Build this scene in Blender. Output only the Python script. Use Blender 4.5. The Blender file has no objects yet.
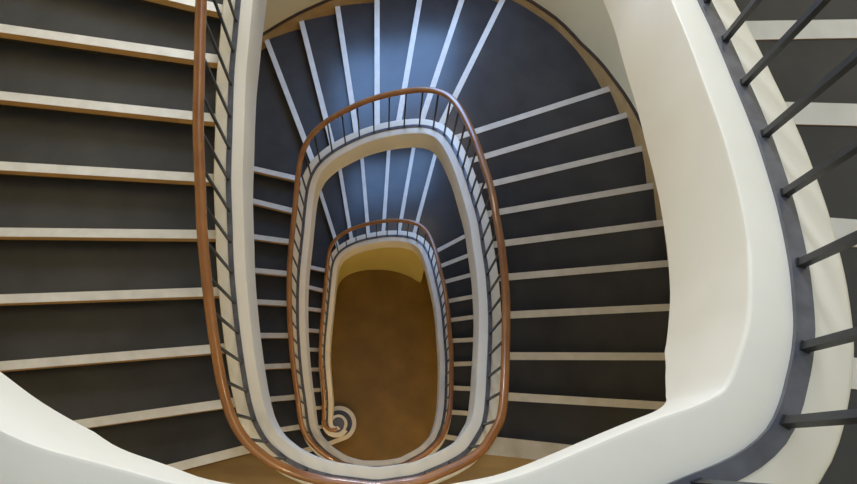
import bpy, bmesh, math
from mathutils import Matrix, Vector

# ------------------------------------------------------------------ camera, world, lights, exposure
C = bpy.context.scene.collection
SC = bpy.context.scene
H = 0.16                                  # one riser
F = [0.0, 26*H, 53*H, 80*H]               # floor levels
CAMZ = 88*H
f, nx, ny, cx, cy = 690.0, 384.0, 456.0, 428.5, 242.0
n = Vector((nx-cx, ny-cy, f)).normalized()            # straight down, in camera axes (right, down, forward)
ex = (Vector((1, 0, 0)) - n*n.x).normalized()
ey = n.cross(ex)
def w(cv): return Vector((ex.dot(cv), -ey.dot(cv), -n.dot(cv)))
r_, d_, f_ = w(Vector((1, 0, 0))), w(Vector((0, 1, 0))), w(Vector((0, 0, 1)))
cam = bpy.data.objects.new('camera', bpy.data.cameras.new('camera'))
C.objects.link(cam)
m = Matrix.Identity(4)
for i in range(3):
    m[i][0] = r_[i]; m[i][1] = -d_[i]; m[i][2] = -f_[i]
m[2][3] = CAMZ
cam.matrix_world = m
cam.data.sensor_width = 36; cam.data.lens = f/857*36
cam.data.clip_start = 0.02
SC.camera = cam
SC.view_settings.view_transform = 'Standard'
SC.view_settings.look = 'None'
SC.view_settings.gamma = 1
SC.view_settings.use_curve_mapping = False
SC.view_settings.exposure = 0.0
wd = bpy.data.worlds.new('daylight'); SC.world = wd; wd.use_nodes = True
wd.node_tree.nodes['Background'].inputs[0].default_value = (0.80, 0.88, 1.0, 1)
wd.node_tree.nodes['Background'].inputs[1].default_value = 1.0
def area(name, loc, size, power, col, target):
    l = bpy.data.lights.new(name, 'AREA'); l.shape = 'RECTANGLE'; l.size, l.size_y = size
    l.energy = power; l.color = col
    o = bpy.data.objects.new(name, l); C.objects.link(o); o.location = loc
    o.rotation_euler = (Vector(target)-Vector(loc)).to_track_quat('-Z', 'Y').to_euler()
    return o
BLUE = (0.22, 0.47, 1.0)
WARM = (1.0, 0.78, 0.48)
WINZ = [F[0]+3.1, F[1]+3.3, F[2]+3.3]     # sill heights of the stair windows in the curved back wall
area('window_daylight', (0, 5.66, WINZ[0]+0.9), (1.8, 1.7), 62, BLUE, (0, 0, WINZ[0]-1.2))
area('window_daylight', (0, 5.66, WINZ[1]+0.9), (1.8, 1.7), 105, BLUE, (0, 0, WINZ[1]-1.2))
area('window_daylight', (0, 5.66, WINZ[2]+0.9), (1.0, 1.5), 280, (0.80, 0.88, 1.0), (0, 0, WINZ[2]-1.2))
area('skylight_daylight', (0.2, 1.5, F[3]+4.6), (3.6, 4.5), 105, (0.52, 0.70, 1.0), (0.2, 1.5, 0))
area('fan_fill_light', (0.3, 4.75, F[2]+11*H-0.45), (1.3, 0.5), 24, (1.0, 0.80, 0.55), (0.3, 4.3, F[1]))  # added warm fill above the fan steps, offsets the blue of the windows
area('fan_fill_light', (0.3, 4.75, F[1]+11*H-0.45), (1.3, 0.5), 7, (1.0, 0.80, 0.55), (0.3, 4.3, F[0]))  # same added fill, one turn lower
def warm_fill(z, x, y, power, col=WARM, r=0.12):  # added point fill for a warm tone, no fitting modelled
    l = bpy.data.lights.new('warm_fill_light', 'POINT'); l.energy = power; l.color = col; l.shadow_soft_size = r
    o = bpy.data.objects.new('warm_fill_light', l); C.objects.link(o); o.location = (x, y, z)
warm_fill(F[1]-0.9, 0.6, -1.2, 85)
warm_fill(F[2]-0.8, 0.6, -1.3, 70)
warm_fill(F[3]-0.8, 0.3, -1.3, 38)
warm_fill(F[0]+1.9, 1.7, 1.0, 12)

PATH=[
(-1.09,-0.62,2.274),(-1.09,-0.68,2.457),(-1.089,-0.74,2.641),(-1.087,-0.8,2.825),(-1.086,-0.86,3.01),(-1.085,-0.92,3.195),(-1.085,-0.979,3.379),(-1.088,-1.039,3.563),
(-1.093,-1.099,3.745),(-1.098,-1.159,3.925),(-1.104,-1.218,4.103),(-1.111,-1.278,4.279),(-1.117,-1.338,4.452),(-1.123,-1.397,4.624),(-1.129,-1.457,4.795),(-1.135,-1.517,4.967),
(-1.141,-1.576,5.139),(-1.146,-1.636,5.312),(-1.149,-1.696,5.486),(-1.15,-1.756,5.663),(-1.15,-1.816,5.841),(-1.148,-1.876,6.02),(-1.146,-1.936,6.201),(-1.144,-1.995,6.381),
(-1.14,-2.055,6.562),(-1.136,-2.115,6.741),(-1.131,-2.175,6.92),(-1.125,-2.235,7.096),(-1.12,-2.294,7.271),(-1.114,-2.354,7.445),(-1.108,-2.414,7.618),(-1.102,-2.474,7.791),
(-1.096,-2.533,7.965),(-1.091,-2.593,8.14),(-1.085,-2.653,8.316),(-1.079,-2.712,8.493),(-1.073,-2.772,8.67),(-1.067,-2.832,8.847),(-1.062,-2.892,9.024),(-1.056,-2.951,9.199),
(-1.05,-3.011,9.374),(-1.044,-3.071,9.547),(-1.039,-3.131,9.719),(-1.033,-3.19,9.891),(-1.026,-3.25,10.063),(-1.018,-3.308,10.236),(-1.004,-3.365,10.411),(-0.985,-3.42,10.589),
(-0.958,-3.471,10.772),(-0.924,-3.517,10.961),(-0.884,-3.558,11.154),(-0.838,-3.593,11.353),(-0.787,-3.622,11.555),(-0.733,-3.647,11.76),(-0.678,-3.668,11.967),(-0.621,-3.686,12.175),
(-0.563,-3.7,12.383),(-0.504,-3.712,12.593),(-0.445,-3.721,12.804),(-0.386,-3.727,13.017),(-0.326,-3.73,13.233),(-0.266,-3.732,13.453),(-0.206,-3.733,13.676),(-0.146,-3.733,13.9),
(-0.087,-3.731,14.126),(-0.027,-3.726,14.353),(0.032,-3.719,14.578),(0.092,-3.71,14.802),(0.15,-3.699,15.022),(0.209,-3.686,15.237),(0.267,-3.671,15.445),(0.323,-3.653,15.645),
(0.378,-3.631,15.834),(0.431,-3.605,16.013),(0.481,-3.574,16.182),(0.527,-3.537,16.344),(0.567,-3.495,16.5),(0.603,-3.449,16.656),(0.633,-3.399,16.814),(0.657,-3.345,16.978),
(0.678,-3.29,17.149),(0.696,-3.233,17.328),(0.712,-3.175,17.515),(0.726,-3.117,17.707),(0.739,-3.058,17.904),(0.751,-3,18.102),(0.762,-2.941,18.301),(0.772,-2.881,18.497),
(0.781,-2.822,18.69),(0.79,-2.763,18.88),(0.8,-2.704,19.066),(0.81,-2.645,19.249),(0.82,-2.586,19.43),(0.83,-2.526,19.608),(0.839,-2.467,19.785),(0.848,-2.408,19.962),
(0.855,-2.348,20.139),(0.861,-2.289,20.317),(0.866,-2.229,20.495),(0.871,-2.169,20.673),(0.875,-2.109,20.851),(0.878,-2.049,21.03),(0.881,-1.989,21.207),(0.883,-1.929,21.383),
(0.885,-1.869,21.557),(0.887,-1.809,21.729),(0.888,-1.749,21.899),(0.89,-1.69,22.067),(0.892,-1.63,22.233),(0.894,-1.57,22.398),(0.896,-1.51,22.561),(0.897,-1.45,22.724),
(0.898,-1.39,22.887),(0.897,-1.33,23.051),(0.896,-1.27,23.216),(0.893,-1.21,23.381),(0.89,-1.15,23.548),(0.886,-1.09,23.716),(0.882,-1.03,23.884),(0.879,-0.97,24.053),
(0.875,-0.91,24.222),(0.871,-0.851,24.392),(0.866,-0.791,24.561),(0.86,-0.731,24.731),(0.853,-0.672,24.902),(0.843,-0.613,25.07),(0.833,-0.554,25.233),(0.821,-0.495,25.388),
(0.806,-0.437,25.53),(0.789,-0.38,25.655),(0.767,-0.325,25.76),(0.743,-0.271,25.844),(0.716,-0.219,25.906),(0.681,-0.175,25.95),(0.639,-0.133,25.977),(0.595,-0.092,25.991),
(0.55,-0.053,25.998),(0.5,-0.02,26),(0.447,0.008,26),(0.394,0.035,26),(0.341,0.063,26),(0.287,0.09,26),(0.232,0.11,26),(0.173,0.122,26),
(0.114,0.132,26),(0.055,0.141,26),(-0.005,0.148,26),(-0.065,0.15,26),(-0.125,0.15,26),(-0.185,0.15,26.001),(-0.245,0.15,26.004),(-0.304,0.146,26.013),
(-0.363,0.134,26.033),(-0.421,0.12,26.067),(-0.479,0.105,26.12),(-0.536,0.087,26.194),(-0.59,0.063,26.29),(-0.643,0.034,26.409),(-0.694,0.003,26.548),(-0.744,-0.03,26.705),
(-0.792,-0.066,26.875),(-0.836,-0.106,27.054),(-0.879,-0.149,27.236),(-0.918,-0.193,27.419),(-0.951,-0.243,27.601),(-0.976,-0.297,27.779),(-0.997,-0.353,27.955),(-1.01,-0.41,28.127),
(-1.02,-0.469,28.295),(-1.028,-0.528,28.46),(-1.035,-0.587,28.621),(-1.043,-0.646,28.78),(-1.052,-0.706,28.938),(-1.061,-0.765,29.094),(-1.071,-0.824,29.249),(-1.08,-0.884,29.405),
(-1.088,-0.943,29.56),(-1.095,-1.002,29.716),(-1.103,-1.062,29.873),(-1.11,-1.122,30.03),(-1.116,-1.181,30.189),(-1.122,-1.241,30.349),(-1.127,-1.301,30.509),(-1.131,-1.361,30.669),
(-1.136,-1.42,30.829),(-1.14,-1.48,30.989),(-1.144,-1.54,31.147),(-1.146,-1.6,31.305),(-1.148,-1.66,31.463),(-1.15,-1.72,31.621),(-1.151,-1.78,31.78),(-1.152,-1.84,31.94),
(-1.152,-1.9,32.102),(-1.152,-1.96,32.265),(-1.151,-2.02,32.429),(-1.149,-2.08,32.594),(-1.147,-2.14,32.758),(-1.143,-2.2,32.923),(-1.139,-2.26,33.086),(-1.135,-2.319,33.248),
(-1.129,-2.379,33.41),(-1.123,-2.439,33.572),(-1.116,-2.498,33.734),(-1.109,-2.558,33.897),(-1.103,-2.618,34.061),(-1.096,-2.677,34.225),(-1.09,-2.737,34.391),(-1.084,-2.797,34.556),
(-1.079,-2.856,34.721),(-1.073,-2.916,34.885),(-1.067,-2.976,35.048),(-1.061,-3.035,35.216),(-1.054,-3.095,35.394),(-1.045,-3.154,35.587),(-1.035,-3.213,35.797),(-1.02,-3.27,36.026),
(-1,-3.325,36.271),(-0.974,-3.377,36.528),(-0.941,-3.425,36.791),(-0.903,-3.469,37.054),(-0.858,-3.507,37.311),(-0.81,-3.541,37.557),(-0.759,-3.571,37.789),(-0.706,-3.598,38.009),
(-0.651,-3.621,38.219),(-0.595,-3.642,38.426),(-0.538,-3.661,38.634),(-0.481,-3.678,38.848),(-0.423,-3.692,39.068),(-0.364,-3.704,39.294),(-0.305,-3.713,39.526),(-0.246,-3.719,39.764),
(-0.186,-3.722,40.007),(-0.126,-3.723,40.252),(-0.067,-3.721,40.498),(-0.007,-3.716,40.744),(0.053,-3.711,40.989),(0.112,-3.703,41.234),(0.171,-3.693,41.478),(0.23,-3.681,41.723),
(0.287,-3.667,41.971),(0.343,-3.647,42.224),(0.397,-3.623,42.481),(0.448,-3.594,42.742),(0.494,-3.558,43.003),(0.536,-3.518,43.262),(0.573,-3.472,43.513),(0.604,-3.422,43.754),
(0.631,-3.37,43.982),(0.655,-3.315,44.195),(0.676,-3.259,44.394),(0.696,-3.203,44.579),(0.714,-3.146,44.754),(0.731,-3.088,44.922),(0.747,-3.03,45.087),(0.762,-2.972,45.251),
(0.777,-2.914,45.415),(0.79,-2.856,45.579),(0.802,-2.797,45.744),(0.813,-2.738,45.91),(0.823,-2.679,46.077),(0.833,-2.62,46.244),(0.843,-2.56,46.411),(0.852,-2.501,46.578),
(0.862,-2.442,46.745),(0.871,-2.383,46.911),(0.88,-2.323,47.077),(0.888,-2.264,47.242),(0.894,-2.204,47.407),(0.898,-2.145,47.57),(0.901,-2.085,47.734),(0.904,-2.025,47.897),
(0.906,-1.965,48.06),(0.909,-1.905,48.222),(0.912,-1.845,48.385),(0.915,-1.785,48.547),(0.918,-1.725,48.708),(0.92,-1.665,48.869),(0.921,-1.605,49.028),(0.921,-1.545,49.187),
(0.92,-1.485,49.345),(0.919,-1.425,49.503),(0.918,-1.365,49.66),(0.916,-1.305,49.817),(0.913,-1.246,49.974),(0.91,-1.186,50.13),(0.906,-1.126,50.288),(0.9,-1.066,50.446),
(0.894,-1.006,50.606),(0.888,-0.947,50.767),(0.88,-0.887,50.929),(0.873,-0.828,51.094),(0.865,-0.768,51.26),(0.857,-0.709,51.427),(0.849,-0.649,51.595),(0.841,-0.59,51.763),
(0.833,-0.53,51.93),(0.824,-0.471,52.094),(0.814,-0.412,52.253),(0.804,-0.353,52.403),(0.791,-0.295,52.54),(0.774,-0.238,52.66),(0.746,-0.186,52.762),(0.713,-0.136,52.844),
(0.679,-0.087,52.905),(0.641,-0.041,52.948),(0.595,-0.005,52.975),(0.543,0.025,52.991),(0.49,0.052,52.997),(0.435,0.076,53),(0.379,0.098,53),(0.323,0.121,53),
(0.267,0.141,53),(0.209,0.155,53),(0.15,0.163,53),(0.09,0.171,53),(0.031,0.179,53),(-0.029,0.185,53),(-0.088,0.185,53),(-0.148,0.178,53),
(-0.207,0.171,53.002),(-0.267,0.164,53.007),(-0.326,0.157,53.021),(-0.386,0.149,53.046),(-0.444,0.135,53.089),(-0.502,0.12,53.15),(-0.559,0.101,53.234),(-0.614,0.078,53.34),
(-0.668,0.053,53.467),(-0.72,0.023,53.612),(-0.768,-0.013,53.771),(-0.814,-0.051,53.94),(-0.855,-0.094,54.114),(-0.89,-0.142,54.29),(-0.919,-0.194,54.465),(-0.944,-0.249,54.639),
(-0.962,-0.306,54.81),(-0.978,-0.364,54.979),(-0.991,-0.422,55.146),(-1.003,-0.481,55.311),(-1.013,-0.54,55.475),(-1.023,-0.599,55.637),(-1.032,-0.658,55.798),(-1.041,-0.717,55.957),
(-1.049,-0.777,56.117),(-1.057,-0.836,56.276),(-1.064,-0.896,56.434),(-1.071,-0.956,56.593),(-1.077,-1.015,56.751),(-1.083,-1.075,56.909),(-1.089,-1.135,57.068),(-1.094,-1.194,57.226),
(-1.098,-1.254,57.385),(-1.102,-1.314,57.545),(-1.104,-1.374,57.705),(-1.106,-1.434,57.866),(-1.107,-1.494,58.028),(-1.109,-1.554,58.191),(-1.111,-1.614,58.354),(-1.113,-1.674,58.517),
(-1.115,-1.734,58.68),(-1.116,-1.794,58.842),(-1.116,-1.854,59.003),(-1.115,-1.914,59.162),(-1.113,-1.973,59.321),(-1.11,-2.033,59.479),(-1.108,-2.093,59.637),(-1.106,-2.153,59.795),
(-1.104,-2.213,59.953),(-1.102,-2.273,60.112),(-1.1,-2.333,60.273),(-1.097,-2.393,60.438),(-1.094,-2.453,60.607),(-1.09,-2.513,60.78),(-1.084,-2.572,60.959),(-1.077,-2.632,61.141),
(-1.069,-2.692,61.326),(-1.062,-2.751,61.509),(-1.055,-2.811,61.69),(-1.048,-2.87,61.865),(-1.041,-2.93,62.034),(-1.033,-2.989,62.198),(-1.025,-3.049,62.365),(-1.016,-3.108,62.54),
(-1.007,-3.167,62.73),(-0.997,-3.226,62.937),(-0.986,-3.285,63.163),(-0.971,-3.342,63.404),(-0.95,-3.396,63.656),(-0.923,-3.447,63.913),(-0.889,-3.493,64.167),(-0.848,-3.532,64.412),
(-0.801,-3.564,64.645),(-0.75,-3.589,64.866),(-0.694,-3.61,65.075),(-0.638,-3.629,65.277),(-0.581,-3.648,65.48),(-0.524,-3.665,65.688),(-0.466,-3.682,65.902),(-0.408,-3.696,66.123),
(-0.35,-3.706,66.35),(-0.29,-3.715,66.584),(-0.231,-3.72,66.824),(-0.171,-3.723,67.067),(-0.112,-3.723,67.313),(-0.052,-3.72,67.559),(0.008,-3.715,67.805),(0.067,-3.709,68.05),
(0.127,-3.701,68.294),(0.186,-3.691,68.538),(0.244,-3.678,68.784),(0.301,-3.662,69.033),(0.357,-3.642,69.287),(0.41,-3.616,69.545),(0.459,-3.585,69.806),(0.505,-3.549,70.068),
(0.546,-3.507,70.325),(0.581,-3.46,70.574),(0.611,-3.41,70.812),(0.637,-3.356,71.036),(0.66,-3.301,71.246),(0.681,-3.245,71.441),(0.701,-3.189,71.623),(0.718,-3.131,71.796),
(0.735,-3.074,71.963),(0.751,-3.016,72.127),(0.766,-2.958,72.291),(0.78,-2.9,72.455),(0.793,-2.841,72.62),(0.805,-2.782,72.785),(0.815,-2.723,72.951),(0.825,-2.664,73.118),
(0.835,-2.605,73.285),(0.845,-2.546,73.452),(0.855,-2.487,73.619),(0.864,-2.427,73.786),(0.874,-2.368,73.952),(0.882,-2.309,74.118),(0.89,-2.249,74.283),(0.895,-2.19,74.447),
(0.899,-2.13,74.611),(0.902,-2.07,74.774),(0.904,-2.01,74.937),(0.907,-1.95,75.1),(0.909,-1.89,75.263),(0.912,-1.83,75.426),(0.915,-1.77,75.59),(0.918,-1.71,75.754),
(0.92,-1.651,75.919),(0.921,-1.591,76.084),(0.92,-1.531,76.25),(0.918,-1.471,76.417),(0.914,-1.411,76.584),(0.91,-1.351,76.751),(0.907,-1.291,76.919),(0.904,-1.232,77.086),
(0.902,-1.172,77.254),(0.899,-1.112,77.421),(0.895,-1.052,77.588),(0.891,-0.992,77.753),(0.886,-0.933,77.917),(0.882,-0.873,78.081),(0.878,-0.813,78.243),(0.873,-0.753,78.405),
(0.867,-0.694,78.567),(0.859,-0.634,78.729),(0.85,-0.575,78.892),(0.84,-0.516,79.055),(0.828,-0.457,79.215),(0.815,-0.399,79.368),(0.801,-0.341,79.51),(0.785,-0.283,79.636),
(0.768,-0.225,79.744),(0.746,-0.17,79.831),(0.721,-0.12,79.897),(0.697,-0.076,79.944),(0.664,-0.032,79.973),(0.617,0.003,79.99),(0.564,0.028,79.997),(0.507,0.048,80),
(0.451,0.069,80),(0.395,0.091,80),(0.339,0.113,80),(0.283,0.134,80),(0.226,0.151,80),(0.167,0.162,80),(0.108,0.172,80),(0.049,0.181,80),
(-0.011,0.186,80),(-0.07,0.184,80),(-0.13,0.179,80),(-0.19,0.174,80.002),(-0.25,0.169,80.008),(-0.309,0.163,80.021),(-0.368,0.153,80.047),(-0.426,0.137,80.09),
(-0.483,0.119,80.152),(-0.54,0.101,80.236),(-0.595,0.078,80.342),(-0.647,0.048,80.469),(-0.698,0.016,80.614),(-0.746,-0.019,80.773),(-0.791,-0.058,80.94),(-0.835,-0.099,81.113),
(-0.876,-0.142,81.286),(-0.908,-0.192,81.459),(-0.936,-0.245,81.63),(-0.959,-0.301,81.798),(-0.978,-0.357,81.965),(-0.994,-0.415,82.131),(-1.007,-0.473,82.295),(-1.018,-0.532,82.457),
(-1.027,-0.591,82.618),(-1.035,-0.65,82.779),(-1.043,-0.71,82.938),(-1.05,-0.769,83.098),(-1.056,-0.829,83.257),(-1.063,-0.889,83.415),(-1.068,-0.949,83.574),(-1.073,-1.008,83.732),
(-1.078,-1.068,83.891),(-1.083,-1.128,84.049),(-1.087,-1.188,84.208),(-1.09,-1.248,84.367),(-1.092,-1.308,84.527),(-1.093,-1.368,84.688),(-1.095,-1.428,84.849),(-1.096,-1.488,85.011),
(-1.097,-1.548,85.174),(-1.098,-1.608,85.338),(-1.099,-1.668,85.501),(-1.099,-1.728,85.664),(-1.1,-1.788,85.826),(-1.1,-1.848,85.988),(-1.1,-1.908,86.148),(-1.1,-1.968,86.307),
(-1.099,-2.028,86.465),(-1.098,-2.087,86.623),(-1.097,-2.147,86.781),(-1.094,-2.207,86.939),(-1.092,-2.267,87.099),(-1.089,-2.327,87.26),(-1.085,-2.387,87.425),(-1.082,-2.447,87.593),
(-1.078,-2.507,87.767),(-1.074,-2.567,87.945),(-1.069,-2.627,88.128),(-1.064,-2.686,88.312),(-1.059,-2.746,88.496),(-1.053,-2.806,88.677),(-1.046,-2.865,88.853),(-1.039,-2.925,89.021),
(-1.032,-2.985,89.181),(-1.024,-3.044,89.33),(-1.016,-3.103,89.466),(-1.007,-3.163,89.59),(-0.998,-3.222,89.703),(-0.989,-3.281,89.807),(-0.979,-3.341,89.905),(-0.97,-3.4,90)]
CENT=[145, 316, 487]
WALL=[
(2.78,2.1),(2.78,1.95),(2.78,1.799),(2.78,1.649),(2.78,1.499),(2.78,1.348),(2.78,1.198),(2.78,1.048),
(2.78,0.897),(2.78,0.747),(2.78,0.597),(2.78,0.446),(2.78,0.296),(2.78,0.146),(2.78,-0.005),(2.78,-0.155),
(2.78,-0.305),(2.78,-0.456),(2.78,-0.606),(2.78,-0.756),(2.78,-0.907),(2.78,-1.057),(2.78,-1.207),(2.78,-1.358),
(2.78,-1.508),(2.78,-1.658),(2.78,-1.809),(2.78,-1.959),(2.78,-2.109),(2.78,-2.26),(2.78,-2.41),(2.78,-2.56),
(2.78,-2.711),(2.779,-2.861),(2.776,-3.011),(2.767,-3.161),(2.755,-3.311),(2.735,-3.46),(2.708,-3.608),(2.677,-3.755),
(2.64,-3.9),(2.595,-4.043),(2.547,-4.186),(2.492,-4.325),(2.426,-4.459),(2.352,-4.59),(2.272,-4.717),(2.182,-4.837),
(2.086,-4.952),(1.983,-5.06),(1.868,-5.156),(1.748,-5.246),(1.626,-5.333),(1.499,-5.412),(1.365,-5.479),(1.228,-5.541),
(1.089,-5.596),(0.946,-5.642),(0.801,-5.683),(0.656,-5.721),(0.509,-5.749),(0.36,-5.769),(0.211,-5.784),(0.061,-5.791),
(-0.089,-5.784),(-0.238,-5.772),(-0.388,-5.756),(-0.536,-5.732),(-0.683,-5.702),(-0.829,-5.668),(-0.974,-5.628),(-1.118,-5.585),
(-1.26,-5.537),(-1.4,-5.482),(-1.537,-5.421),(-1.672,-5.355),(-1.801,-5.28),(-1.927,-5.197),(-2.049,-5.11),(-2.165,-5.015),
(-2.275,-4.913),(-2.384,-4.809),(-2.487,-4.701),(-2.581,-4.584),(-2.669,-4.462),(-2.754,-4.339),(-2.831,-4.21),(-2.897,-4.076),
(-2.957,-3.938),(-3.011,-3.798),(-3.051,-3.654),(-3.084,-3.508),(-3.111,-3.36),(-3.128,-3.211),(-3.139,-3.061),(-3.146,-2.911),
(-3.15,-2.761),(-3.15,-2.611),(-3.15,-2.46),(-3.15,-2.31),(-3.15,-2.16),(-3.15,-2.009),(-3.15,-1.859),(-3.15,-1.709),
(-3.15,-1.558),(-3.15,-1.408),(-3.15,-1.258),(-3.15,-1.107),(-3.15,-0.957),(-3.15,-0.807),(-3.15,-0.656),(-3.15,-0.506),
(-3.15,-0.356),(-3.15,-0.205),(-3.15,-0.055),(-3.15,0.095),(-3.15,0.246),(-3.15,0.396),(-3.15,0.547),(-3.15,0.697),
(-3.15,0.847),(-3.15,0.998),(-3.15,1.148),(-3.15,1.298),(-3.15,1.449),(-3.15,1.599),(-3.15,1.749),(-3.15,1.9),
(-3.15,2.05)]
NOSE={
'C':{1:(-1,-0.23,-3.15,0.25),2:(-1.09,-0.52,-3.15,-0.2),3:(-1.086,-0.86,-3.15,-0.67),4:(-1.1,-1.175,-3.15,-1.071),5:(-1.137,-1.532,-3.15,-1.516),6:(-1.148,-1.873,-3.15,-1.95),7:(-1.129,-2.195,-3.15,-2.367),8:(-1.095,-2.551,-3.149,-2.808),9:(-1.063,-2.879,-3.11,-3.365),10:(-1.029,-3.228,-3.047,-3.672),11:(-0.904,-3.539,-1.548,-5.416),12:(-0.677,-3.668,-1.045,-5.607),13:(-0.378,-3.727,-0.587,-5.722),14:(-0.123,-3.732,-0.034,-5.788),15:(0.143,-3.701,0.457,-5.756),16:(0.398,-3.622,0.897,-5.656),17:(0.67,-3.312,2.488,-4.335),18:(0.745,-3.032,2.66,-3.826),19:(0.795,-2.735,2.756,-3.303),20:(0.849,-2.392,2.78,-2.781),21:(0.878,-2.061,2.78,-2.341),22:(0.889,-1.721,2.78,-1.831),23:(0.898,-1.344,2.78,-1.429),24:(0.88,-0.989,2.78,-0.911),25:(0.847,-0.636,2.78,-0.515),26:(0.758,-0.304,2.78,0.022)},
'B':{1:(-0.826,-0.097,-3.15,0.493),2:(-0.997,-0.356,-3.15,-0.037),3:(-1.055,-0.726,-3.15,-0.534),4:(-1.109,-1.115,-3.15,-1.012),5:(-1.14,-1.481,-3.15,-1.465),6:(-1.152,-1.869,-3.15,-1.945),7:(-1.142,-2.223,-3.15,-2.395),8:(-1.105,-2.601,-3.148,-2.856),9:(-1.07,-2.951,-3.099,-3.432),10:(-0.997,-3.333,-3.017,-3.778),11:(-0.943,-3.423,-1.71,-5.334),12:(-0.714,-3.594,-1.241,-5.544),13:(-0.423,-3.692,-0.758,-5.685),14:(-0.187,-3.722,-0.234,-5.773),15:(0.051,-3.711,0.343,-5.771),16:(0.3,-3.663,0.889,-5.659),17:(0.502,-3.551,1.364,-5.479),18:(0.612,-3.407,2.562,-4.143),19:(0.739,-3.06,2.684,-3.725),20:(0.819,-2.704,2.761,-3.238),21:(0.876,-2.354,2.78,-2.737),22:(0.905,-1.987,2.78,-2.272),23:(0.921,-1.619,2.78,-1.809),24:(0.913,-1.235,2.78,-1.348),25:(0.876,-0.855,2.78,-0.865),26:(0.83,-0.51,2.78,-0.407),27:(0.729,-0.159,2.78,0.048)},
'A':{1:(-0.828,-0.064,-3.15,0.525),2:(-0.978,-0.364,-3.15,-0.043),3:(-1.043,-0.732,-3.15,-0.538),4:(-1.086,-1.11,-3.15,-1.006),5:(-1.107,-1.486,-3.15,-1.47),6:(-1.116,-1.848,-3.15,-1.926),7:(-1.103,-2.234,-3.15,-2.409),8:(-1.08,-2.604,-3.148,-2.863),9:(-1.046,-2.886,-3.109,-3.375),10:(-0.975,-3.328,-3.017,-3.778),11:(-0.94,-3.417,-1.71,-5.334),12:(-0.716,-3.602,-1.241,-5.544),13:(-0.423,-3.692,-0.758,-5.685),14:(-0.187,-3.722,-0.234,-5.773),15:(0.051,-3.711,0.343,-5.771),16:(0.3,-3.663,0.889,-5.659),17:(0.503,-3.551,1.364,-5.479),18:(0.612,-3.407,2.562,-4.143),19:(0.739,-3.06,2.684,-3.725),20:(0.819,-2.704,2.761,-3.238),21:(0.876,-2.354,2.78,-2.737),22:(0.905,-1.987,2.78,-2.272),23:(0.921,-1.619,2.78,-1.809),24:(0.905,-1.262,2.78,-1.376),25:(0.885,-0.907,2.78,-0.916),26:(0.842,-0.531,2.78,-0.428),27:(0.757,-0.194,2.78,0.01)},
'D':{1:(-0.804,-0.07,-3.15,0.525),2:(-0.98,-0.364,-3.15,-0.043),3:(-1.045,-0.732,-3.15,-0.538),4:(-1.082,-1.11,-3.15,-1.006),5:(-1.096,-1.486,-3.15,-1.47),6:(-1.1,-1.847,-3.15,-1.926),7:(-1.093,-2.233,-3.15,-2.409),8:(-1.071,-2.603,-3.148,-2.863),9:(-1.044,-2.885,-3.109,-3.375),10:(-0.981,-3.33,-3.017,-3.778)},
}

def finer(P):
    out = []
    for k in range(len(P)-1):
        p0, p1, p2, p3 = P[max(k-1, 0)], P[k], P[k+1], P[min(k+2, len(P)-1)]
        out += [p1, tuple((-a+9*b+9*c-d)/16 for a, b, c, d in zip(p0, p1, p2, p3))]
    return out+[P[-1]]
PATH = finer(PATH); CENT = [2*c for c in CENT]
# plan tables: x to the right, y towards the landing; world y = -y

# ------------------------------------------------------------------ materials
def new_mat(name):
    m = bpy.data.materials.new(name); m.use_nodes = True
    nt = m.node_tree; return m, nt, nt.nodes['Principled BSDF']
def mat(name, c1, c2=None, scale=6, rough=0.5, spec=0.5, bump=0.0, bscale=60, coat=0, metal=0, stretch=None, detail=4):
    m, nt, b = new_mat(name)
    b.inputs['Roughness'].default_value = rough
    b.inputs['Specular IOR Level'].default_value = spec
    b.inputs['Coat Weight'].default_value = coat
    b.inputs['Metallic'].default_value = metal
    tc = nt.nodes.new('ShaderNodeTexCoord'); mp = nt.nodes.new('ShaderNodeMapping')
    nt.links.new(tc.outputs['Object'], mp.inputs[0])
    if stretch: mp.inputs['Scale'].default_value = stretch
    no = nt.nodes.new('ShaderNodeTexNoise'); no.inputs['Scale'].default_value = scale; no.inputs['Detail'].default_value = detail
    nt.links.new(mp.outputs[0], no.inputs['Vector'])
    cr = nt.nodes.new('ShaderNodeValToRGB')
    cr.color_ramp.elements[0].position = 0.35; cr.color_ramp.elements[1].position = 0.65
    cr.color_ramp.elements[0].color = (*c1, 1); cr.color_ramp.elements[1].color = (*(c2 or c1), 1)
    nt.links.new(no.outputs['Fac'], cr.inputs[0]); nt.links.new(cr.outputs[0], b.inputs['Base Color'])
    if bump:
        n2 = nt.nodes.new('ShaderNodeTexNoise'); n2.inputs['Scale'].default_value = bscale
        nt.links.new(tc.outputs['Object'], n2.inputs['Vector'])
        bp = nt.nodes.new('ShaderNodeBump'); bp.inputs['Strength'].default_value = bump; bp.inputs['Distance'].default_value = 0.003
        nt.links.new(n2.outputs['Fac'], bp.inputs['Height']); nt.links.new(bp.outputs[0], b.inputs['Normal'])
    return m
M_TREAD = mat('dark_linoleum', (0.038, 0.038, 0.040), (0.050, 0.050, 0.051), 3, 0.27, 0.42, 0.15, 30)
M_NOSE = mat('pale_stone_edge', (0.61, 0.575, 0.50), (0.69, 0.655, 0.58), 9, 0.45, 0.5)
M_FRONT = mat('brown_wood_edge', (0.50, 0.29, 0.10), (0.56, 0.34, 0.13), 8, 0.5)
M_RISER = mat('dark_riser', (0.024, 0.021, 0.018), (0.03, 0.026, 0.022), 5, 0.6)
M_CURB = mat('cream_painted_string', (0.74, 0.69, 0.575), (0.78, 0.73, 0.615), 2.5, 0.5, 0.4, 0.25, 14)
M_WALL = mat('cream_wall_paint', (0.72, 0.60, 0.34), (0.76, 0.64, 0.38), 1.5, 0.7, 0.3, 0.2, 20)
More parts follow.
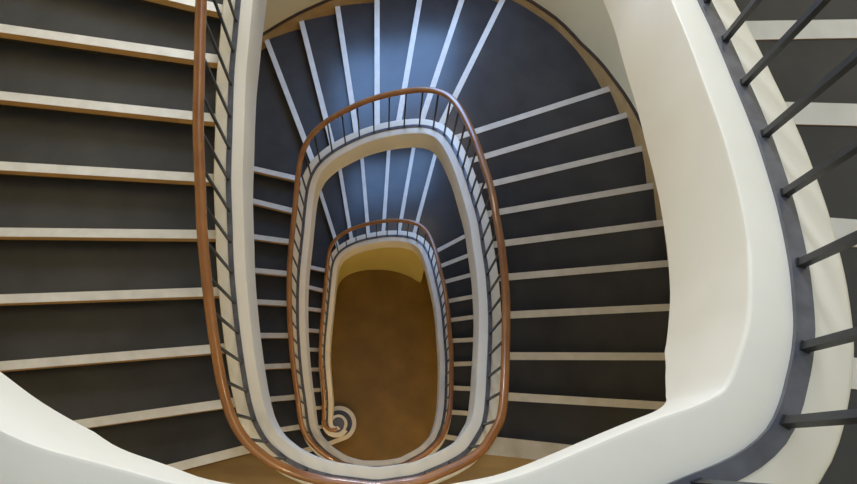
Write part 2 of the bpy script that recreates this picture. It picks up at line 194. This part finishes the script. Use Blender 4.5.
M_WALL_LIT = mat('cream_paint_warm_lit', (0.56, 0.47, 0.15), (0.62, 0.52, 0.18), 1.5, 0.6, 0.3, 0.2, 20)  # cream wall paint with the warm yellow light put into its colour
M_METAL = mat('dark_grey_painted_steel', (0.075, 0.076, 0.092), (0.11, 0.112, 0.13), 18, 0.38, 0.5, 0.3, 40)
M_BAR = mat('black_painted_bar', (0.018, 0.018, 0.019), (0.03, 0.03, 0.031), 20, 0.42, 0.5)
M_RAIL = mat('polished_brown_wood', (0.25, 0.10, 0.032), (0.34, 0.145, 0.045), 5, 0.3, 0.5, coat=0.4)
M_SKIRT = mat('orange_brown_wood', (0.46, 0.28, 0.10), (0.54, 0.34, 0.13), 6, 0.45)
M_DARKW = mat('dark_wood_moulding', (0.035, 0.018, 0.010), (0.05, 0.025, 0.014), 9, 0.4)
M_SOFFIT = mat('white_soffit_plaster', (0.66, 0.63, 0.56), (0.7, 0.67, 0.6), 2, 0.8)
M_PARQ = mat('brown_parquet', (0.27, 0.17, 0.06), (0.38, 0.25, 0.10), 2.2, 0.35, 0.5, 0.1, 30, coat=0.1, stretch=(1, 5, 1))
M_FLOOR0 = mat('brown_polished_floor', (0.15, 0.085, 0.008), (0.21, 0.12, 0.014), 1.6, 0.38, 0.3, 0.15, 10)
M_MARBLE = mat('veined_marble', (0.42, 0.38, 0.30), (0.60, 0.58, 0.55), 4, 0.35, 0.5, detail=8)
M_FRAME = mat('white_window_paint', (0.75, 0.75, 0.73), None, 3, 0.4)

# ------------------------------------------------------------------ helpers
def link(name, bm, mats, parent=None, smooth=False):
    bmesh.ops.recalc_face_normals(bm, faces=bm.faces)
    me = bpy.data.meshes.new(name); bm.to_mesh(me); bm.free()
    for mm in (mats if isinstance(mats, (list, tuple)) else [mats]): me.materials.append(mm)
    if smooth:
        for p in me.polygons: p.use_smooth = True
        try: me.set_sharp_from_angle(angle=math.radians(40))
        except Exception: pass
    o = bpy.data.objects.new(name, me); C.objects.link(o)
    if parent: o.parent = parent; o.matrix_parent_inverse = parent.matrix_world.inverted()
    return o
def empty(name, loc, label, cat, group=None):
    o = bpy.data.objects.new(name, None); C.objects.link(o)
    o.location = loc; o.matrix_world = Matrix.Translation(loc)
    o['label'] = label; o['category'] = cat
    if group: o['group'] = group
    return o
def V(p, z): return (p[0], -p[1], z)
def prism(bm, poly, zt, zb, mt=0, ms=0):
    """poly: plan points; zt, zb: number or list"""
    N = len(poly)
    ZT = zt if isinstance(zt, list) else [zt]*N
    ZB = zb if isinstance(zb, list) else [zb]*N
    t = [bm.verts.new(V(p, z)) for p, z in zip(poly, ZT)]
    b = [bm.verts.new(V(p, z)) for p, z in zip(poly, ZB)]
    ft = bm.faces.new(t); ft.material_index = mt
    fb = bm.faces.new(b[::-1]); fb.material_index = ms
    for i in range(N):
        q = bm.faces.new((t[i], b[i], b[(i+1) % N], t[(i+1) % N])); q.material_index = ms
    bmesh.ops.triangulate(bm, faces=[x for x in (ft, fb) if len(x.verts) > 4])
def sub(a, b): return (a[0]-b[0], a[1]-b[1])
def unit(a):
    L = math.hypot(*a) or 1; return (a[0]/L, a[1]/L)
def normals(P):
    out = []
    for i in range(len(P)):
        a = P[max(i-1, 0)]; b = P[min(i+1, len(P)-1)]
        t = unit((b[0]-a[0], b[1]-a[1])); out.append((-t[1], t[0]))     # points into the well
    return out
def sweep(P, Z, section, zfix=None):
    """section: list of (offset into well, height) ; P plan path"""
    bm = bmesh.new(); Nn = normals(P); rings = []
    for p, z, nn in zip(P, Z, Nn):
        rings.append([bm.verts.new(V((p[0]+nn[0]*o, p[1]+nn[1]*o), max(z+dz, zfix) if zfix is not None else z+dz)) for o, dz in section])
    k = len(section)
    for a, b in zip(rings, rings[1:]):
        for i in range(k):
            bm.faces.new((a[i], a[(i+1) % k], b[(i+1) % k], b[i]))
    bm.faces.new(rings[0][::-1]); bm.faces.new(rings[-1])
    return bm
def box(bm, c, s, rot=0):
    r = bmesh.ops.create_cube(bm, size=1)
    bmesh.ops.scale(bm, vec=s, verts=r['verts'])
    if rot: bmesh.ops.rotate(bm, verts=r['verts'], cent=(0, 0, 0), matrix=Matrix.Rotation(rot, 3, 'Z'))
    bmesh.ops.translate(bm, vec=c, verts=r['verts'])
def nearest(P, q): return min(range(len(P)), key=lambda i: (P[i][0]-q[0])**2+(P[i][1]-q[1])**2)

STO = {'C': (0, 26, 0), 'B': (1, 27, 26), 'A': (2, 27, 53), 'D': (3, 10, 80)}     # floor, risers, base index
RNG = {'C': (0, CENT[0]), 'B': (CENT[0], CENT[1]), 'A': (CENT[1], CENT[2]), 'D': (CENT[2], len(PATH)-1)}
BARS = {'C': [(3.89, 4.61, 4)], 'B': [(4.48, 7.16, 15), (7.16, 8.54, 7), (8.54, 9.13, 3)], 'A': [(1.14, 3.54, 12), (8.46, 9.36, 5), (9.36, 9.51, 1), (9.51, 9.71, 1)], 'D': []}   # measured runs of bars: from, to, gaps
CURB = 0.10                                # string top above the nosing line
VC = (-0.885, -0.59)
VOL = []
for k in range(27, -1, -1):                # inside of the volute first
    t = k/27; a = math.pi - 2*math.pi*1.15*t; R = 0.205-0.09*min(1, t/0.4)-0.05*t
    VOL.append((VC[0]+R*math.cos(a), VC[1]+R*math.sin(a), 1.75+0.5*max(0, 1-t*3)**1.0))

def struct(name, bm, mats, smooth=False):
    o = link(name, bm, mats, None, smooth); o['kind'] = 'structure'; return o

# ------------------------------------------------------------------ the shell
TOPZ = F[3]+4.7
bm = bmesh.new(); prism(bm, [(-3.3, 2.25), (2.95, 2.25), (2.95, -6.0), (-3.3, -6.0)], 0.0, -0.2); struct('floor', bm, M_FLOOR0)
bm = bmesh.new()                           # ceiling with the skylight opening
for poly in ([(-3.3, 2.3), (3.0, 2.3), (3.0, 1.2), (-3.3, 1.2)], [(-3.3, -4.2), (3.0, -4.2), (3.0, -6.1), (-3.3, -6.1)],
             [(-3.3, 1.2), (-1.8, 1.2), (-1.8, -4.2), (-3.3, -4.2)], [(2.2, 1.2), (3.0, 1.2), (3.0, -4.2), (2.2, -4.2)]):
    prism(bm, poly, TOPZ+0.2, TOPZ)
struct('ceiling', bm, M_SOFFIT)
bm = bmesh.new(); prism(bm, [(-3.3, 2.1), (2.95, 2.1), (2.95, 2.25), (-3.3, 2.25)], TOPZ, -0.1); struct('wall_front', bm, M_WALL)
# curved back wall with the stair windows left open
wn = normals(WALL)
def wallpiece(bm, P, zb, zt, th=0.15):
    Nn = normals(P); prev = None; K = 4
    for p, nn in zip(P, Nn):
        o = (p[0]+nn[0]*WS*th, p[1]+nn[1]*WS*th)
        ring = [bm.verts.new(V(p, zt)), bm.verts.new(V(p, zb)), bm.verts.new(V(o, zb)), bm.verts.new(V(o, zt))]
        if prev:
            for i in range(K): bm.faces.new((prev[i], prev[(i+1) % K], ring[(i+1) % K], ring[i]))
        else: bm.faces.new(ring[::-1])
        prev = ring
    bm.faces.new(prev)
mid = len(WALL)//2
WS = 1 if wn[mid][1] < 0 else -1
bm = bmesh.new()
WX0, WX1 = -0.95, 0.95
seg = [i for i in range(len(WALL)) if WALL[i][1] < -4 and WX0 <= WALL[i][0] <= WX1]
i0, i1 = seg[0], seg[-1]
wallpiece(bm, WALL[:i0+1], -0.1, TOPZ); wallpiece(bm, WALL[i1:], -0.1, TOPZ)
zz = [-0.1]
for z in WINZ: zz += [z, z+1.8]
zz.append(TOPZ)
for a, b in zip(zz[::2], zz[1::2]): wallpiece(bm, WALL[i0:i1+1], a, b)
struct('wall_back', bm, M_WALL, True)
for k, z in enumerate(WINZ):
    bm = bmesh.new(); yw = 5.78; xa, xb = WALL[i1][0], WALL[i0][0]
    for x in (xa+0.03, (xa+xb)/2, xb-0.03): box(bm, (x, yw, z+0.9), (0.05, 0.05, 1.8))
    for q in (0.03, 1.2, 1.77): box(bm, ((xa+xb)/2, yw, z+q), (xb-xa, 0.045, 0.05))
    struct('window_%d' % (k+1), bm, M_FRAME)

# wall under the lowest flight, following the string down to the floor
cp = PATH[RNG['C'][0]:RNG['C'][1]+1]
W0 = [q for q in cp if 3.2 <= q[2] <= 15.6 and not (q[1] > -0.9)]
W0p = [(q[0], q[1]) for q in W0] + [(0.50, -3.58), (0.62, -3.50), (0.70, -3.47)]
W0z = [q[2]*H+CURB-0.42 for q in W0] + [16.2*H-0.32, 16.5*H-0.32, 16.8*H-0.32]
bm = bmesh.new(); Nn = normals(W0p); prev = None
for p, z, nn in zip(W0p, W0z, Nn):
    ring = [bm.verts.new(V((p[0]+nn[0]*o, p[1]+nn[1]*o), h)) for o, h in ((-0.01, z), (-0.01, -0.02), (-0.10, -0.02), (-0.10, z))]
    if prev:
        for i in range(4): bm.faces.new((prev[i], prev[(i+1) % 4], ring[(i+1) % 4], ring[i]))
    else: bm.faces.new(ring[::-1])
    prev = ring
bm.faces.new(prev)
struct('wall_stair_base', bm, M_WALL_LIT, True)

# ------------------------------------------------------------------ staircases
def between_wall(a, b):
    ia, ib = nearest(WALL, a), nearest(WALL, b)
    if ia == ib: return []
    r = range(ia+1, ib) if ia < ib else range(ia-1, ib, -1)
    return [tuple(WALL[i]) for i in r]
def between_path(sub_, a, b):
    ia, ib = nearest(sub_, a), nearest(sub_, b)
    return [(sub_[i][0], sub_[i][1]) for i in (range(ia+1, ib) if ia < ib else range(ia-1, ib, -1))]

LBL = {
 'C': 'lowest and smallest staircase turn, its first step curling round the newel scroll',
 'B': 'middle staircase turn, dark fan steps with pale edges seen whole around the inner well',
 'A': 'upper staircase turn, big dark steps filling the left side and the far right edge',
 'D': 'topmost stair string curving through the bottom left corner, nearest to the camera'}
RLBL = {
 'C': 'innermost and lowest railing loop, brown handrail ending in a scroll on the floor',
 'B': 'middle railing loop, glossy brown handrail on dark bars around the inner well',
 'A': 'large railing with brown handrail down the left and thick dark bars at the right',
 'D': 'topmost railing starting past the landing at the bottom left corner'}
def front_shift(a, b, d):
    t = unit(sub(b, a)); nn = (-t[1], t[0]); return (a[0]+nn[0]*d, a[1]+nn[1]*d), (b[0]+nn[0]*d, b[1]+nn[1]*d)
for s in 'CBAD':
    fl, N, base = STO[s]; z0 = F[fl]; NO = NOSE[s]
    lo, hi = RNG[s]; sp = PATH[lo:hi+1]
    root = empty('staircase', (-2.0, 0.3 if s != 'C' else 0.0, z0), LBL[s], 'staircase', 'turns of the spiral staircase')
    last = N if s == 'D' else N-1
    for i in range(1, last+1):
        if i not in NO: continue
        a = (NO[i][0], NO[i][1]); b = (NO[i][2], NO[i][3])
        if i+1 in NO: c, d = (NO[i+1][0], NO[i+1][1]), (NO[i+1][2], NO[i+1][3])
        else: c, d = (-0.9, -3.6), (-1.75, -5.3)
        zt = z0+i*H
        # which way is backwards (towards the next step)?
        t = unit(sub(b, a)); nn = (-t[1], t[0]); mid = ((c[0]+d[0])/2-(a[0]+b[0])/2, (c[1]+d[1])/2-(a[1]+b[1])/2)
        sg = 1 if nn[0]*mid[0]+nn[1]*mid[1] > 0 else -1
        wb = between_wall(b, d); pb = between_path(sp, c, a)
        if s == 'C' and i == 1:            # bullnose step
            poly = [(-3.15, 0.25), (-1.6, 0.02), (-1.05, -0.21)]
            cc = (-0.885, -0.60); R = 0.315
            arc = [(cc[0]+R*math.cos(q), cc[1]+R*math.sin(q)) for q in [math.radians(58-k*12) for k in range(0, 17)]]
            poly += arc + [(-1.12, -0.95), (-1.12, -0.52)] + [d] + between_wall(d, (-3.15, 0.25))
            bm = bmesh.new(); prism(bm, poly, zt, z0+0.0, 0, 1)
            st = link('step', bm, [M_TREAD, M_RISER], root)
            line = [(-3.15, 0.25), (-1.6, 0.02), (-1.05, -0.21)] + arc
            bm = bmesh.new(); nl = normals(line); prev = None
            for p, q in zip(line, nl):
                s1 = -1
                ring = [bm.verts.new(V((p[0]+q[0]*s1*o, p[1]+q[1]*s1*o), zt+h)) for o, h in ((-0.02, 0.004), (-0.02, -0.05), (0.06, -0.05), (0.06, 0.004))]
                if prev:
                    for k in range(4): bm.faces.new((prev[k], prev[(k+1) % 4], ring[(k+1) % 4], ring[k]))
                else: bm.faces.new(ring[::-1])
                prev = ring
            bm.faces.new(prev)
            link('nosing', bm, M_NOSE, st)
            continue
        a2, b2 = front_shift(a, b, 0.022*sg); t2 = unit(sub(d, c)); n2_ = (-t2[1], t2[0])
        s2 = 1 if n2_[0]*mid[0]+n2_[1]*mid[1] > 0 else -1
        c2, d2 = front_shift(c, d, 0.03*s2)
        poly = [a2, b2] + wb + [d2, c2] + pb
        # overlap a little under the next riser
        zb = zt-H-0.12
        ZB = [zb, zb] + [zb+H*(k+1)/(len(wb)+1) for k in range(len(wb))] + [zb+H, zb+H] + [zb+H-H*(k+1)/(len(pb)+1) for k in range(len(pb))]
        if s == 'C': ZB = [max(q, z0) for q in ZB]
        bm = bmesh.new(); prism(bm, poly, zt, ZB, 0, 1)
        st = link('step', bm, [M_TREAD, M_RISER], root)
        wd_ = 0.066
        n1, n2 = a, b; n3, n4 = front_shift(a, b, wd_*sg)
        bm = bmesh.new(); prism(bm, [n1, n2, n4, n3], zt+0.005, zt-0.07, 0, 1)
        link('nosing', bm, [M_NOSE, M_FRONT], st)
    # landing slab at the top of this turn
    if s != 'D':
        nxt = {'C': 'B', 'B': 'A', 'A': 'D'}[s]; NX = NOSE[nxt]; zt = F[fl+1]
        a = (NO[N][0], NO[N][1]); b = (NO[N][2], NO[N][3]); c = (NX[1][0], NX[1][1]); d = (NX[1][2], NX[1][3])
        allp = PATH[lo:RNG[nxt][1]]
        ia = RNG[s][1]-30-lo; 
        cand = range(RNG[s][1]-120-lo, RNG[s][1]+120-lo)
        ka = min(cand, key=lambda i: math.hypot(allp[i][0]-a[0], allp[i][1]-a[1])); kc = min(cand, key=lambda i: math.hypot(allp[i][0]-c[0], allp[i][1]-c[1]))
        inner = [(allp[i][0], allp[i][1]) for i in range(ka+1, kc)]
        poly = [b, (2.78, 2.1), (-3.15, 2.1), d, c] + inner[::-1] + [a]
        bm = bmesh.new(); prism(bm, poly, zt, zt-0.28, 0, 1)
        ls = link('landing', bm, [M_PARQ if s == 'B' else M_TREAD, M_SOFFIT], root)
        wd_ = {'C': 0.066, 'B': 0.14, 'A': 0.06}[s]
        t = unit(sub(b, a)); nn = (-t[1], t[0]); sg = 1 if nn[1] > 0 else -1
        n1, n2 = a, b; n3, n4 = front_shift(a, b, wd_*sg)
        bm = bmesh.new(); prism(bm, [n1, n2, n4, n3], zt+0.005, zt-0.055, 0, 1)
        link('landing_nosing', bm, [M_MARBLE if s == 'B' else M_NOSE, M_FRONT], ls)
    # string: the cream edge of the flight
    P = [(q[0], q[1]) for q in sp]; Z = [q[2]*H+CURB for q in sp]
    if s == 'C':
        v = VOL[-10:-1]
        P = [(q[0], q[1]) for q in v]+P; Z = [q[2]*H+CURB for q in v]+Z
    # on the landing the string is a little wider and shallower than on the flight
    sides = [base+N] + ([base] if s != 'C' else [])
    IX = [q[2] for q in ([(0, 0, 5)]*(len(P)-len(sp))+list(sp))]
    def blend(lo_, hi_, r, wt={}):
        raw = [sum(wt.get(q, 1.0) for q in sides if q-lo_ < x < q+hi_) for x in IX]
        return [sum(raw[max(0, i-r):i+r+1])/len(raw[max(0, i-r):i+r+1]) for i in range(len(raw))]
    K1, K2 = blend(0.1, 0.6, 9, {26: -0.3, 53: 0.3, 80: 1.0}), blend(0.03, 0.12, 6)
    bm = bmesh.new(); Nn = normals(P); prev = None
    for p, z, nn, k, k2 in zip(P, Z, Nn, K1, K2):
        wi = 0.094+0.022*k; dp = 0.40-0.26*k2
        sec = [(wi-0.005, 0), (wi+0.001, -0.003), (wi+0.004, -0.010), (wi+0.004, -dp+0.01), (wi-0.008, -dp), (-0.105, -dp), (-0.105, -0.010), (-0.099, -0.002), (-0.091, 0)]
        ring = [bm.verts.new(V((p[0]+nn[0]*o, p[1]+nn[1]*o), max(0.0, z+dz) if s == 'C' else z+dz)) for o, dz in sec]
        if prev:
            for i in range(9): bm.faces.new((prev[i], prev[(i+1) % 9], ring[(i+1) % 9], ring[i]))
        else: bm.faces.new(ring[::-1])
        prev = ring
    bm.faces.new(prev)
    link('string', bm, M_CURB, root, True)
    if s == 'C':
        bm = bmesh.new()
        bmesh.ops.create_cone(bm, cap_ends=True, segments=40, radius1=0.17, radius2=0.17, depth=0.38)
        bmesh.ops.translate(bm, vec=(VC[0], -VC[1], 0.19), verts=bm.verts)
        nbk = link('newel_block', bm, M_CURB, root, True)
        bm = bmesh.new()
        bmesh.ops.create_cone(bm, cap_ends=True, segments=40, radius1=0.118, radius2=0.118, depth=0.012)
        bmesh.ops.translate(bm, vec=(VC[0], -VC[1], 0.384), verts=bm.verts)
        link('newel_plate', bm, M_METAL, nbk, True)
    # skirting board along the wall
    key = []
    for i in range(1, N+1):
        if i not in NO: continue
        b = (NO[i][2], NO[i][3]); key.append((nearest(WALL, b), i))
    key = [(len(WALL)-1-k, i) for k, i in key]; WR = WALL[::-1]
    pts = []
    larc = [0]
    for q, r in zip(WR, WR[1:]): larc.append(larc[-1]+math.hypot(r[0]-q[0], r[1]-q[1]))
    ka = [(larc[k], i) for k, i in key]
    def zi(x):
        if x <= ka[0][0]: return ka[0][1]-min(1, max(0, (ka[0][0]-x)/0.4))
        for (xa, ja), (xb, jb) in zip(ka, ka[1:]):
            if xa <= x <= xb:
                g = xb-xa; r0 = max(0.0, g-0.6) if g > 0.9 else 0.0
                return ja+(jb-ja)*max(0, (x-xa-r0))/max(g-r0, 1e-3)
        return ka[-1][1]
    k0, k1 = key[0][0], key[-1][0]
    Pw = WR[k0:k1+1]; Zw = [z0+zi(larc[k])*H for k in range(k0, k1+1)]
    Nw = normals(Pw); cxm = sum(q[0] for q in Pw)/len(Pw)
    sg = 1 if (Nw[0][0]*(0-Pw[0][0])) > 0 else -1
    bm = sweep(Pw, Zw, [(sg*0.0, 0.14), (sg*0.022, 0.14), (sg*0.022, -0.30), (0.0, -0.30)])
    sk = link('skirting_board', bm, M_SKIRT, root, True)
    bm = sweep(Pw, Zw, [(sg*0.0, 0.165), (sg*0.03, 0.16), (sg*0.03, 0.14), (0.0, 0.14)])
    link('moulding', bm, M_DARKW, sk, True)

    # ------------------------------------------------------------- railing of this turn
    rr = empty('stair_railing', (P[len(P)//2][0], -P[len(P)//2][1], Z[len(P)//2]), RLBL[s], 'railing', 'railings around the stair well')
    Pr = [(q[0], q[1]) for q in sp]; Zr = [q[2]*H+CURB for q in sp]
    if s == 'C':
        Pr = [(q[0], q[1]) for q in VOL[:-1]]+Pr; Zr = [q[2]*H+CURB for q in VOL[:-1]]+Zr
    bm = sweep(Pr, Zr, [(0.018, 0.0), (0.018, 0.011), (-0.018, 0.011), (-0.018, 0.0)])
    link('base_rail', bm, M_METAL, rr)
    RZ = 0.83
    sec = []
    for k in range(14):
        a_ = 2*math.pi*k/14
        sec.append((0.031*math.copysign(abs(math.cos(a_))**0.75, math.cos(a_)), RZ+0.032*math.copysign(abs(math.sin(a_))**0.75, math.sin(a_))))
    K0 = 20 if s == 'C' else 0
    bm = sweep(Pr[K0:], Zr[K0:], sec)
    link('handrail', bm, M_RAIL, rr, True)
    bm = sweep(Pr[K0:], Zr[K0:], [(0.014, RZ-0.034), (0.014, RZ-0.024), (-0.014, RZ-0.024), (-0.014, RZ-0.034)])
    link('rail_strip', bm, M_METAL, rr)
    # balusters, evenly spaced along the string
    arc = [0]
    for q, r in zip(Pr, Pr[1:]): arc.append(arc[-1]+math.hypot(r[0]-q[0], r[1]-q[1]))
    Nr = normals(Pr); j = 0; first = None
    stops = []; pos = 0.09; e0 = arc[-1]-0.09 if s != 'C' else arc[-1]-0.09
    off = arc[len(VOL)-1] if s == 'C' else 0
    for (xa, xb, cnt) in [(p+off, q+off, r) for p, q, r in BARS[s]]+[(e0, e0, 0)]:
        if xa-pos > 0.1:
            m_ = max(1, round((xa-pos)/0.182)); stops += [pos+(xa-pos)*k/m_ for k in range(m_)]
        stops += [xa+(xb-xa)*k/cnt for k in range(cnt)]
        pos = xb
    stops.append(e0)
    for q, x in enumerate(stops):
        if s == 'C' and x < arc[K0]+0.02: continue
        while arc[j+1] < x: j += 1
        t = (x-arc[j])/max(arc[j+1]-arc[j], 1e-6)
        px = Pr[j][0]*(1-t)+Pr[j+1][0]*t; py = Pr[j][1]*(1-t)+Pr[j+1][1]*t; pz = Zr[j]*(1-t)+Zr[j+1]*t
        ang = math.atan2(-Nr[j][1], Nr[j][0])
        if first is None:
            bm = bmesh.new(); box(bm, (0, 0, RZ/2-0.01), (0.0155, 0.0155, RZ-0.03))
            box(bm, (0, 0, 0.014), (0.019, 0.019, 0.006))
            bl = link('baluster', bm, M_BAR, rr); first = bl
        else:
            bl = first.copy(); C.objects.link(bl); bl.parent = rr
        bl.matrix_parent_inverse = rr.matrix_world.inverted()
        bl.location = (px, -py, pz); bl.rotation_euler = (0, 0, ang)
